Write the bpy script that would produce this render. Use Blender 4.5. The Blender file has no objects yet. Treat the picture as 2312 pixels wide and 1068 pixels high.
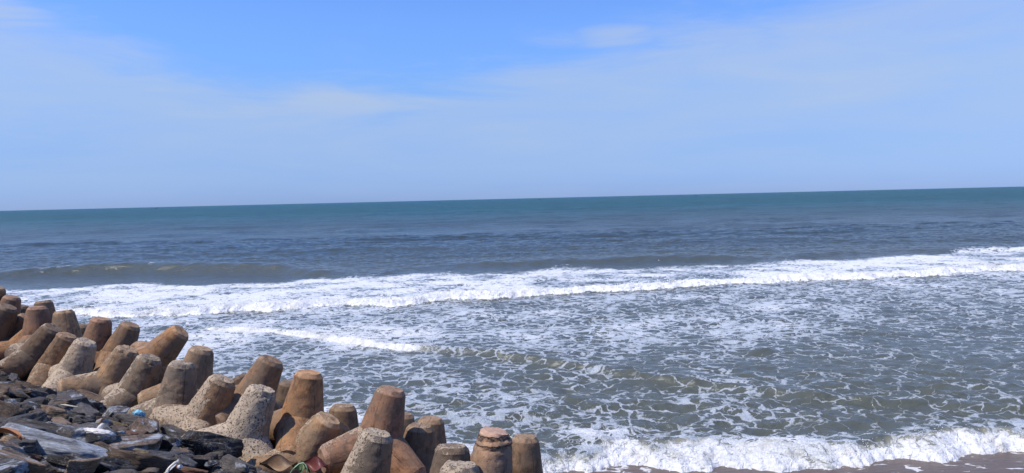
import bpy, bmesh, math, random
import numpy as np
from mathutils import Vector, Matrix

R = math.radians
C = bpy.context.scene.collection
scene = bpy.context.scene
random.seed(11)
rng = np.random.default_rng(11)

# ------------------------------------------------------------------ camera
F_PX, PW, PH = 1714.0, 2312.0, 1068.0          # focal length in photo pixels, photo size
CAM_Z = 5.5
pitch, roll = math.atan(85.5 / F_PX), R(1.363)
Fv = Vector((0, math.cos(pitch), -math.sin(pitch)))
U0 = Vector((0, math.sin(pitch), math.cos(pitch)))
R0 = Vector((1, 0, 0))
Rv = R0 * math.cos(roll) - U0 * math.sin(roll)
Uv = U0 * math.cos(roll) + R0 * math.sin(roll)
CAM = Vector((0, 0, CAM_Z))
cam = bpy.data.cameras.new('camera')
cam.sensor_width = 36
cam.lens = 36 * F_PX / PW
cam.clip_start = 0.1
cam.clip_end = 200000
camo = bpy.data.objects.new('camera', cam)
C.objects.link(camo)
camo.matrix_world = Matrix(((Rv.x, Uv.x, -Fv.x, CAM.x), (Rv.y, Uv.y, -Fv.y, CAM.y), (Rv.z, Uv.z, -Fv.z, CAM.z), (0, 0, 0, 1)))
scene.camera = camo

SUN_EL, SUN_AZ = R(60), R(-110)                # azimuth measured from +Y (the view) towards +X: left and behind
sun_dir = Vector((math.sin(SUN_AZ) * math.cos(SUN_EL), math.cos(SUN_AZ) * math.cos(SUN_EL), math.sin(SUN_EL)))


def ray(px, py):
    return Fv + Rv * ((px - PW / 2) / F_PX) + Uv * ((PH / 2 - py) / F_PX)


def on_plane(px, py, z=0.0):
    d = ray(px, py)
    return CAM + d * ((z - CAM_Z) / d.z)


def at_depth(px, py, depth):
    return CAM + ray(px, py) * depth


def project(p):
    v = Vector(p) - CAM
    z = v.dot(Fv)
    return PW / 2 + F_PX * v.dot(Rv) / z, PH / 2 - F_PX * v.dot(Uv) / z, z


# ------------------------------------------------------------------ sky, sun, exposure
world = bpy.data.worlds.new('World')
scene.world = world
world.use_nodes = True


class NT:
    """small helper that wires shader nodes"""
    def __init__(self, tree):
        self.t = tree
        tree.nodes.clear()

    def n(self, typ, ins=None, **props):
        nd = self.t.nodes.new(typ)
        for k, v in props.items():
            setattr(nd, k, v)
        for k, v in (ins or {}).items():
            sock = nd.inputs[k]
            if isinstance(v, bpy.types.NodeSocket):
                self.t.links.new(v, sock)
            else:
                sock.default_value = v
        return nd

    def m(self, op, a, b=None, c=None, clamp=False):
        ins = {0: a}
        if b is not None:
            ins[1] = b
        if c is not None:
            ins[2] = c
        return self.n('ShaderNodeMath', ins, operation=op, use_clamp=clamp).outputs[0]

    def mix(self, f, a, b, mode='MIX'):
        nd = self.n('ShaderNodeMix', None, data_type='RGBA', blend_type=mode)
        for i, v in ((0, f), (6, a), (7, b)):
            if isinstance(v, bpy.types.NodeSocket):
                self.t.links.new(v, nd.inputs[i])
            else:
                nd.inputs[i].default_value = v if i == 0 else (*v, 1) if len(v) == 3 else v
        return nd.outputs[2]

    def fmix(self, f, a, b):
        nd = self.n('ShaderNodeMix', None, data_type='FLOAT')
        for i, v in ((0, f), (2, a), (3, b)):
            if isinstance(v, bpy.types.NodeSocket):
                self.t.links.new(v, nd.inputs[i])
            else:
                nd.inputs[i].default_value = v
        return nd.outputs[0]

    def noise(self, vec, scale, detail=3, rough=0.5, dist=0.0, out='Fac'):
        return self.n('ShaderNodeTexNoise', {'Vector': vec, 'Scale': scale, 'Detail': detail, 'Roughness': rough, 'Distortion': dist}).outputs[out]

    def ss(self, x, lo, hi, a=0.0, b=1.0):
        return self.n('ShaderNodeMapRange', {'Value': x, 'From Min': lo, 'From Max': hi, 'To Min': a, 'To Max': b}, interpolation_type='SMOOTHSTEP').outputs[0]

    def vscale(self, vec, s):
        return self.n('ShaderNodeMapping', {'Vector': vec, 'Scale': s}).outputs[0]


w = NT(world.node_tree)
sky = w.n('ShaderNodeTexSky', None, sky_type='NISHITA', sun_disc=False, sun_elevation=SUN_EL, sun_rotation=SUN_AZ,
          altitude=0, air_density=1.0, dust_density=0.3, ozone_density=3.0).outputs[0]
tc = w.n('ShaderNodeTexCoord').outputs['Generated']
sep = w.n('ShaderNodeSeparateXYZ', {0: tc}).outputs
el = w.m('ARCSINE', sep[2])
az = w.m('ARCTAN2', sep[0], sep[1])
elp = w.m('MAXIMUM', sep[2], 0.0)
# deep blue cast of a clear tropical noon sky
sky_t = w.mix(1.0, sky, (0.75, 1.02, 1.50), 'MULTIPLY')
hi = w.ss(el, 0.05, 0.24)
sky_t = w.mix(hi, sky_t, w.mix(1.0, sky_t, (1.40, 1.40, 1.46), 'MULTIPLY'))
hz = w.ss(el, 0.0, 0.16, 1.0, 0.0)
sky_t = w.mix(hz, sky_t, w.mix(1.0, sky_t, (0.68, 0.79, 1.18), 'MULTIPLY'))
sky_t = w.mix(w.ss(el, 0.0, 0.05, 1.0, 0.0), sky_t, w.mix(1.0, sky_t, (0.96, 1.0, 1.10), 'MULTIPLY'))
# thin high cloud: a veil whose upper edge wanders with the azimuth
proj = w.n('ShaderNodeCombineXYZ', {0: w.m('DIVIDE', sep[0], w.m('ADD', elp, 0.12)), 1: w.m('DIVIDE', sep[1], w.m('ADD', elp, 0.12)), 2: 0.0}).outputs[0]
strk = w.n('ShaderNodeCombineXYZ', {0: w.m('MULTIPLY', az, 2.2), 1: w.m('MULTIPLY', el, 13.0), 2: 0.3}).outputs[0]
n1 = w.noise(strk, 1.6, 6, 0.58, 0.5)
n2 = w.noise(w.vscale(proj, (0.5, 0.5, 1)), 1.1, 7, 0.6, 0.6)
fc = w.n('ShaderNodeFloatCurve', {'Value': w.ss(az, -0.75, 0.75)})
# (linear azimuth parameter)
lin = w.n('ShaderNodeMapRange', {'Value': az, 'From Min': -0.75, 'From Max': 0.75}).outputs[0]
w.t.links.new(lin, fc.inputs['Value'])
cv = fc.mapping.curves[0]
pts = [(0.0, 0.74), (0.09, 0.72), (0.15, 0.68), (0.21, 0.56), (0.32, 0.47), (0.42, 0.52), (0.52, 0.62), (0.62, 0.70), (0.72, 0.76), (0.84, 0.84), (1.0, 0.88)]
cv.points[0].location = pts[0]
cv.points[1].location = pts[-1]
for p in pts[1:-1]:
    cv.points.new(*p)
fc.mapping.update()
edge = w.m('MULTIPLY', fc.outputs[0], 0.30)          # elevation of the veil's upper edge, radians
wob = w.m('MULTIPLY', w.m('SUBTRACT', n1, 0.5), 0.16)
dd = w.m('SUBTRACT', w.m('ADD', edge, wob), el)
veil = w.ss(dd, -0.025, 0.045)
tex = w.m('ADD', w.m('MULTIPLY', n1, 0.7), w.m('MULTIPLY', n2, 0.5))
veil = w.m('MULTIPLY', veil, w.ss(tex, 0.30, 0.90, 0.40, 1.0))
lowfade = w.ss(el, 0.0, 0.13, 0.35, 1.0)
veil = w.m('MULTIPLY', veil, lowfade)
wisps = w.m('MULTIPLY', w.ss(n2, 0.52, 0.8), 0.22)
def puff(a0, e0, sa, se, k):
    q = w.m('ADD', w.m('POWER', w.m('MULTIPLY', w.m('SUBTRACT', az, a0), 1 / sa), 2.0), w.m('POWER', w.m('MULTIPLY', w.m('SUBTRACT', el, e0), 1 / se), 2.0))
    return w.m('MULTIPLY', w.ss(w.m('ADD', q, w.m('MULTIPLY', w.m('SUBTRACT', n1, 0.5), 5.0)), -0.2, 1.9, 1, 0), k)
wisps = w.m('MAXIMUM', wisps, w.m('MAXIMUM', puff(0.14, 0.205, 0.055, 0.013, 0.50), w.m('MAXIMUM', puff(-0.62, 0.208, 0.09, 0.020, 0.60), puff(0.27, 0.195, 0.07, 0.014, 0.42))))
cl = w.m('MAXIMUM', w.m('MULTIPLY', veil, 0.66), wisps, clamp=True)
col = w.mix(cl, sky_t, (5.9, 6.75, 8.1))
bg = w.n('ShaderNodeBackground', {'Color': col, 'Strength': 0.09})
w.n('ShaderNodeOutputWorld', {'Surface': bg.outputs[0]})

sun = bpy.data.lights.new('sun', 'SUN')
sun.energy = 4.8
sun.angle = R(0.53)
sun.color = (1.0, 0.93, 0.82)
suno = bpy.data.objects.new('sun', sun)
C.objects.link(suno)
suno.rotation_euler = sun_dir.to_track_quat('Z', 'Y').to_euler()

vs = scene.view_settings
vs.view_transform = 'Standard'
vs.look = 'None'
vs.exposure = 0.0
vs.gamma = 1.0
vs.use_curve_mapping = False


# ------------------------------------------------------------------ numpy noise
def _hash(ix, iy, iz, seed):
    h = (ix.astype(np.int64) * 374761393 + iy.astype(np.int64) * 668265263 + iz.astype(np.int64) * 2147483647 + seed * 974634777) & 0xffffffff
    h = ((h ^ (h >> 13)) * 1274126177) & 0xffffffff
    return ((h ^ (h >> 16)) & 0xffffff) / float(0xffffff)


def vnoise(x, y, z=None, seed=0):
    """smooth value noise in -1..1"""
    if z is None:
        xi, yi = np.floor(x), np.floor(y)
        fx, fy = x - xi, y - yi
        ux, uy = fx * fx * fx * (fx * (fx * 6 - 15) + 10), fy * fy * fy * (fy * (fy * 6 - 15) + 10)
        z0 = np.zeros_like(xi)
        a, b = _hash(xi, yi, z0, seed), _hash(xi + 1, yi, z0, seed)
        c, d = _hash(xi, yi + 1, z0, seed), _hash(xi + 1, yi + 1, z0, seed)
        return ((a + (b - a) * ux) * (1 - uy) + (c + (d - c) * ux) * uy) * 2 - 1
    zi = np.floor(z)
    fz = z - zi
    uz = fz * fz * (3 - 2 * fz)
    xi, yi = np.floor(x), np.floor(y)
    fx, fy = x - xi, y - yi
    ux, uy = fx * fx * (3 - 2 * fx), fy * fy * (3 - 2 * fy)
    out = 0
    for k, wz in ((0, 1 - uz), (1, uz)):
        a, b = _hash(xi, yi, zi + k, seed), _hash(xi + 1, yi, zi + k, seed)
        c, d = _hash(xi, yi + 1, zi + k, seed), _hash(xi + 1, yi + 1, zi + k, seed)
        out = out + ((a + (b - a) * ux) * (1 - uy) + (c + (d - c) * ux) * uy) * wz
    return out * 2 - 1


def fbm(x, y, z=None, octv=4, seed=0, gain=0.5):
    s, a, f = 0, 1.0, 1.0
    for o in range(octv):
        s = s + a * vnoise(x * f + 17.3 * o, y * f - 9.1 * o, None if z is None else z * f + 5.7 * o, seed + o)
        a *= gain
        f *= 2.03
    return s


def sstep(x, a, b):
    t = np.clip((x - a) / (b - a), 0, 1)
    return t * t * (3 - 2 * t)


# ------------------------------------------------------------------ object helpers
def mat(name, build):
    m = bpy.data.materials.new(name)
    m.use_nodes = True
    build(NT(m.node_tree))
    return m


def tag(o, label=None, cat=None, group=None, kind=None):
    if label: o['label'] = label
    if cat: o['category'] = cat
    if group: o['group'] = group
    if kind: o['kind'] = kind
    return o


def link(name, mesh, material=None, parent=None):
    o = bpy.data.objects.new(name, mesh)
    C.objects.link(o)
    if material is not None and not mesh.materials:
        mesh.materials.append(material)
    if parent is not None:
        o.parent = parent
    return o


def empty(name, loc=(0, 0, 0)):
    o = bpy.data.objects.new(name, None)
    o.empty_display_size = 0.2
    o.location = loc
    C.objects.link(o)
    return o


def np_mesh(name, verts, faces, smooth=True):
    me = bpy.data.meshes.new(name)
    verts = np.asarray(verts, dtype=np.float32)
    faces = np.asarray(faces, dtype=np.int32)
    k = faces.shape[1]
    me.vertices.add(len(verts))
    me.vertices.foreach_set('co', verts.ravel())
    me.loops.add(faces.size)
    me.loops.foreach_set('vertex_index', faces.ravel())
    me.polygons.add(len(faces))
    me.polygons.foreach_set('loop_start', np.arange(0, faces.size, k, dtype=np.int32))
    if smooth:
        me.polygons.foreach_set('use_smooth', np.ones(len(faces), dtype=bool))
    me.update(calc_edges=True)
    return me


def grid_faces(nr, nc):
    i = np.arange(nr - 1)[:, None] * nc + np.arange(nc - 1)[None, :]
    return np.stack([i, i + 1, i + nc + 1, i + nc], -1).reshape(-1, 4)


def ico(sub):
    bm = bmesh.new()
    bmesh.ops.create_icosphere(bm, subdivisions=sub, radius=1)
    v = np.array([x.co[:] for x in bm.verts])
    f = np.array([[x.index for x in fc.verts] for fc in bm.faces])
    bm.free()
    return v, f


# ------------------------------------------------------------------ terrain
NX, NY = 0.62, 0.785                            # seaward direction of the stone slope


def ground_np(x, y):
    n = x * NX + y * NY
    s = x * NY - y * NX
    slope = CAM_Z - 1.66 - 0.352 * n - 0.012 * (s + 10)
    slope = np.where(n < -0.5, CAM_Z - 1.66 + 0.176, slope)
    sand = np.where(y < 14.5, (14.5 - y) * 0.035, (14.5 - y) * 0.09)
    sand = np.clip(sand, -3.0, 0.5) - 0.02
    return np.maximum(slope, sand)


def ground_z(x, y):
    return float(ground_np(np.array([float(x)]), np.array([float(y)]))[0])


def m_sand(t):
    p = t.n('ShaderNodeTexCoord').outputs['Object']
    n1 = t.noise(p, 0.7, 4)
    n2 = t.noise(p, 60, 3)
    col = t.mix(n1, (0.082, 0.056, 0.040), (0.128, 0.092, 0.068))
    col = t.mix(t.m('MULTIPLY', n2, 0.35), col, (0.15, 0.125, 0.11))
    # thin foam lines the backwash leaves on the wet sand
    d = t.noise(p, 1.3, 3, out='Color')
    pd = t.n('ShaderNodeVectorMath', {0: t.vscale(p, (1, 1.5, 1)), 1: t.n('ShaderNodeVectorMath', {0: d, 'Scale': 1.4}, operation='SCALE').outputs[0]}, operation='ADD').outputs[0]
    v = t.n('ShaderNodeTexVoronoi', {'Vector': pd, 'Scale': 1.1}, feature='DISTANCE_TO_EDGE').outputs[0]
    brk = t.noise(p, 2.6, 3)
    thr = t.ss(brk, 0.50, 0.72, 0.0, 0.075)
    f = t.m('LESS_THAN', v, thr)
    col = t.mix(t.m('MULTIPLY', f, 0.75), col, (0.7, 0.7, 0.7))
    rip = t.noise(t.vscale(p, (1.0, 2.6, 1)), 3.5, 4, 0.6)
    b = t.n('ShaderNodeBump', {'Height': rip, 'Strength': 0.5, 'Distance': 0.05}).outputs[0]
    bs = t.n('ShaderNodeBsdfPrincipled', {'Base Color': col, 'Roughness': t.fmix(f, 0.38, 0.7), 'Normal': b, 'IOR': 1.33})
    t.n('ShaderNodeOutputMaterial', {'Surface': bs.outputs[0]})


def m_ground(t):
    p = t.n('ShaderNodeTexCoord').outputs['Object']
    col = t.mix(t.noise(p, 5, 5), (0.018, 0.017, 0.016), (0.06, 0.05, 0.04))
    b = t.n('ShaderNodeBump', {'Height': t.noise(p, 14, 5), 'Strength': 0.8, 'Distance': 0.06}).outputs[0]
    bs = t.n('ShaderNodeBsdfPrincipled', {'Base Color': col, 'Roughness': 0.85, 'Normal': b})
    t.n('ShaderNodeOutputMaterial', {'Surface': bs.outputs[0]})


def build_terrain():
    xs = np.concatenate([np.linspace(-90, -20, 30)[:-1], np.linspace(-20, 30, 220)[:-1], np.linspace(30, 90, 20)])
    ys = np.concatenate([np.linspace(-50, 0, 20)[:-1], np.linspace(0, 40, 180)[:-1], np.linspace(40, 130, 40)])
    X, Y = np.meshgrid(xs, ys)
    Z = ground_np(X, Y)
    slope_n = X * NX + Y * NY
    V = np.stack([X, Y, Z], -1).reshape(-1, 3)
    # one sheet of sand, one sheet of stony slope just above it
    sand = np.where(Y < 14.5, (14.5 - Y) * 0.035, (14.5 - Y) * 0.09)
    sand = np.clip(sand, -3.0, 0.5) - 0.02
    tag(link('beach', np_mesh('beach', np.stack([X, Y, sand], -1).reshape(-1, 3), grid_faces(*X.shape)), mat('wet_sand', m_sand)), kind='structure')
    N_ = np.concatenate([[-45, -6, -0.5], np.linspace(0, 14, 70), [17]])
    S_ = np.linspace(-75, 75, 400)
    NN, SS = np.meshgrid(N_, S_, indexing='ij')
    X2, Y2 = NN * NX + SS * NY, NN * NY - SS * NX
    Z2 = CAM_Z - 1.66 - 0.352 * NN - 0.012 * (np.clip(SS, -30, 20) + 10)
    Z2 = np.where(NN < -0.5, CAM_Z - 1.66 + 0.176, Z2) - 0.10 + 0.06 * fbm(X2 * 2, Y2 * 2, octv=3) - 0.5 * sstep(NN, 5.9, 7.2)
    tag(link('embankment', np_mesh('embankment', np.stack([X2, Y2, Z2], -1).reshape(-1, 3), grid_faces(*X2.shape)), mat('earth', m_ground)), kind='structure')


build_terrain()

# ------------------------------------------------------------------ the sea
def line_from_px(pts, z=0.0):
    P = [on_plane(a, b, z if not isinstance(z, (list, tuple)) else z[i]) for i, (a, b) in enumerate(pts)]
    xs = np.array([p.x for p in P]); ys = np.array([p.y for p in P])
    o = np.argsort(xs)
    return xs[o], ys[o]


def smooth_line(x, L):
    xs, ys = L
    out = 0
    for k in (-1, -0.5, 0, 0.5, 1):
        out = out + np.interp(x + k * 0.9, xs, ys)
    return out / 5


L3 = line_from_px([(900, 1062), (1100, 1068), (1215, 1060), (1340, 1045), (1500, 1048), (1700, 1045), (1900, 1040), (2000, 1028), (2130, 1010), (2312, 1001), (2600, 990)])
L3B = line_from_px([(900, 985), (1100, 985), (1215, 983), (1500, 975), (1900, 972), (2312, 962), (2600, 955)])
L2 = line_from_px([(200, 735), (440, 744), (600, 750), (750, 768), (850, 784), (950, 796), (1050, 800), (1150, 812), (1300, 838), (1500, 866), (1700, 888), (1900, 908), (2100, 922), (2312, 940), (2600, 950)])
L1 = line_from_px([(-400, 722), (-100, 718), (120, 716), (400, 713), (520, 708), (600, 704), (800, 692), (900, 692), (1000, 681), (1100, 681), (1200, 670), (1500, 651), (1800, 639), (2000, 629), (2312, 612), (2700, 596)])
L1B = line_from_px([(-400, 655), (-100, 650), (0, 650), (200, 640), (500, 632), (800, 625), (1000, 612), (1200, 603), (1500, 600), (1700, 592), (1900, 583), (2000, 578), (2150, 566), (2312, 561), (2700, 548)], 0.1)
L0 = line_from_px([(-400, 612), (0, 612), (150, 604), (300, 599), (450, 600), (620, 600), (700, 605), (830, 606), (950, 590), (1100, 585), (1250, 582), (1400, 577), (1600, 571), (1750, 570), (1870, 562), (1960, 556), (2100, 553), (2312, 549), (2700, 545)], 0.6)
A0x = [on_plane(p, 600, 0.5).x for p in (-400, 0, 150, 300, 450, 620, 760, 850, 930, 1050, 1250, 1420, 1600, 1740, 1850, 1950, 2100, 2250, 2700)]
A0y = [0.35, 0.42, 0.60, 0.84, 0.72, 0.72, 0.36, 0.12, 0.12, 0.32, 0.42, 0.42, 0.48, 0.32, 0.12, 0.25, 0.34, 0.2, 0.3]
A2x = [on_plane(p, 800).x for p in (200, 440, 600, 950, 1100, 1300, 1600, 1900, 2312, 2600)]
A2y = [0.04, 0.11, 0.15, 0.18, 0.21, 0.20, 0.18, 0.18, 0.15, 0.13]
F2x = [on_plane(p, 765).x for p in (390, 430, 700, 930, 975, 1040)]
F2y = [0, 0.9, 1.0, 1.0, 0.45, 0.0]


def sea_fields(X, Y):
    wig = 0.5 * fbm(X * 0.35, Y * 0 + 3.3, octv=4, seed=4)
    f3 = smooth_line(X, L3) + 0.40 * fbm(X * 0.9, Y * 0 + 8.1, octv=5, seed=5, gain=0.62)
    b3 = smooth_line(X, L3B)
    f2 = smooth_line(X, L2) + 0.55 * wig
    f1 = smooth_line(X, L1) + 1.3 * wig + 0.35 * fbm(X * 1.1, Y * 0, octv=3, seed=9)
    b1 = smooth_line(X, L1B) + 2.0 * fbm(X * 0.22, Y * 0 + 1.7, octv=3, seed=7)
    y0 = smooth_line(X, L0)
    a0 = np.interp(X, A0x, A0y)
    a2 = np.interp(X, A2x, A2y)
    fr2 = np.interp(X, F2x, F2y)
    dist = np.hypot(X, Y)
    fade = 1 / (1 + (dist / 260.0) ** 2)
    # chop and swell
    chop = 0.050 * fbm(X * 0.55, Y * 0.9, octv=4, seed=21) + 0.028 * fbm(X * 1.9, Y * 2.9, octv=3, seed=31)
    rid = 1 - np.abs(fbm(X * 0.42 + 0.2 * Y, Y * 0.95, octv=3, seed=41))
    chop = chop + 0.055 * (rid - 0.6)
    ph = Y * 0.30 + 1.6 * fbm(X * 0.018, Y * 0.02, octv=2, seed=3)
    swell = sstep(Y, 60, 80) * (0.16 * np.sin(ph) + 0.10 * np.sin(Y * 0.52 + X * 0.03 + 2 * fbm(X * 0.03, Y * 0.03, octv=2, seed=8)))
    nearamp = 0.75 + 0.9 * sstep(Y, 26, 17) + 0.5 * sstep(Y, 55, 75)
    far_chop = 0.22 * sstep(Y, 58, 120) * fbm(X * 0.10, Y * 0.24, octv=4, seed=91, gain=0.6) / (1 + (dist / 700.0) ** 2)
    Z = (chop * nearamp + swell) * fade + far_chop
    # unbroken swell rising outside the surf
    t = Y - y0
    w0 = np.where(t < 0, np.exp(-(t / 1.3) ** 2), np.exp(-(t / 5.5) ** 2)) - 0.18 * np.exp(-((t + 6) / 3.0) ** 2)
    Z = Z * (1 - 0.55 * np.exp(-((t + 5) / 5.0) ** 2)) + a0 * w0 * (1 + 0.05 * fbm(X * 0.9, t * 0.25, octv=2, seed=12))
    Z = Z + 0.025 * np.exp(-(t / 3.5) ** 2) * np.sin(X * 2.6 - t * 2.2 + 2.0 * fbm(X * 0.35, t * 0.3, seed=61, octv=2))
    # main breaker, a bore with a rolling white front
    t = Y - f1
    bore1 = sstep(t, -0.25, 0.75) * np.exp(-np.clip(t - 0.75, 0, None) / 7.0)
    h1 = 0.26 + 0.11 * fbm(X * 0.22, X * 0, octv=4, seed=14)
    Z = Z + h1 * bore1
    froth1 = sstep(t, -0.30, 0.05) * (1 - sstep(t + 0.9 * fbm(X * 0.4, Y * 0.5, octv=3, seed=15), 0.45, 2.6))
    foam1 = sstep(t, -0.1, 0.4) * (1 - sstep(Y, b1 - 2.5, b1 + 0.8))
    # small bore closer in
    t = Y - f2
    bore2 = sstep(t, -0.32, 0.16) * np.exp(-np.clip(t - 0.16, 0, None) / 1.9)
    Z = Z + a2 * bore2 * (1 + 0.12 * fbm(X * 0.8, X * 0, octv=3, seed=23))
    froth2 = fr2 * sstep(t, -0.40, -0.15) * (1 - sstep(t + 0.30 * fbm(X * 0.9, Y * 0.9, octv=2, seed=17), -0.15, 0.75))
    clear2 = (1 - fr2) * np.exp(-((t + 0.25) / 0.5) ** 2)
    # shore break
    t = Y - f3
    w3 = np.clip(b3 - f3, 1.0, None)
    prof3 = sstep(t, -0.05, 0.55) * (1 - 0.75 * sstep(t, 0.9, w3 * 1.15))
    Z = Z * sstep(t, -0.2, 1.2) + 0.15 * prof3 * (1 + 0.30 * fbm(X * 0.7, X * 0, octv=3, seed=24)) - 0.30 * sstep(-t, 0.0, 0.5)
    froth3 = sstep(t, -0.42, -0.22) * (1 - sstep(t / w3 + 0.22 * fbm(X * 0.8, Y * 0.8, octv=3, seed=19), -0.08, 0.55))
    zone3 = sstep(t, -0.1, 0.1) * (1 - sstep(t / w3, 0.75, 1.25))
    # one smooth dark hump
    hp = on_plane(1722, 800)
    hump = np.exp(-(((X - hp.x) / 0.55) ** 4 + ((Y - hp.y) / 0.40) ** 2))
    Z = Z + 0.17 * hump
    # foam lace density
    big = fbm(X * 0.13, Y * 0.10, octv=4, seed=51)
    mid = fbm(X * 0.5, Y * 0.45, octv=3, seed=52)
    lace = 0.435 + 0.10 * sstep(Y, 24, 31) + 0.14 * big + 0.08 * mid
    lace = lace * (1 - 0.15 * sstep(Y, f1 - 1.0, f1 - 7) * sstep(X, 12, 26) * sstep(Y, 24, 30))
    inner = sstep(f1 - Y, -0.3, 0.3)
    foam = inner * lace
    # water running down the right side is barer
    foam = foam * (1 - 0.30 * np.exp(-(((X - 14) / 6) ** 2 + ((Y - 24) / 3.5) ** 2)))
    foam = np.maximum(foam, foam1 * (0.69 + 0.12 * big + 0.16 * mid))
    foam = foam * (1 - 0.85 * hump) * (1 - 0.15 * clear2)
    foam = np.maximum(foam, zone3 * (0.60 + 0.2 * mid))
    # broken water along the foot of the blocks
    n_ = X * NX + Y * NY
    foam = np.maximum(foam, (0.72 + 0.2 * mid) * np.exp(-((n_ - 12.0) / 1.6) ** 2) * (Y > 14))
    # first white flecks on the swell crest at the left
    crest = np.exp(-((Y - y0 - 0.1) / 0.5) ** 2) * np.interp(X, [on_plane(p, 600, .6).x for p in (120, 170, 240, 300, 345, 380)], [0, 0.7, 0.25, 0.9, 0.9, 0])
    foam = np.maximum(foam, crest * (0.55 + 0.5 * fbm(X * 0.7, Y * 0 + 2, octv=2, seed=71)))
    froth = np.clip(np.maximum(np.maximum(froth1, froth2), froth3), 0, 1)
    # lumpy froth relief
    lumpk = 1 - 0.55 * (froth2 > np.maximum(froth1, froth3))
    fine = np.abs(fbm(X * 4.6, Y * 4.6, octv=3, seed=81, gain=0.7))
    lump = np.abs(fbm(X * 1.3, Y * 1.5, octv=3, seed=83))
    Z = Z + lumpk * froth * (0.11 * (fine - 0.3) + 0.02 * (lump - 0.3)) * (0.65 + 0.35 * sstep(Y, 20, 35))
    Z = Z + 0.015 * foam * (1 - froth) * fbm(X * 3, Y * 3, octv=2, seed=85)
    return Z, np.clip(foam, 0, 1.2), froth


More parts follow.
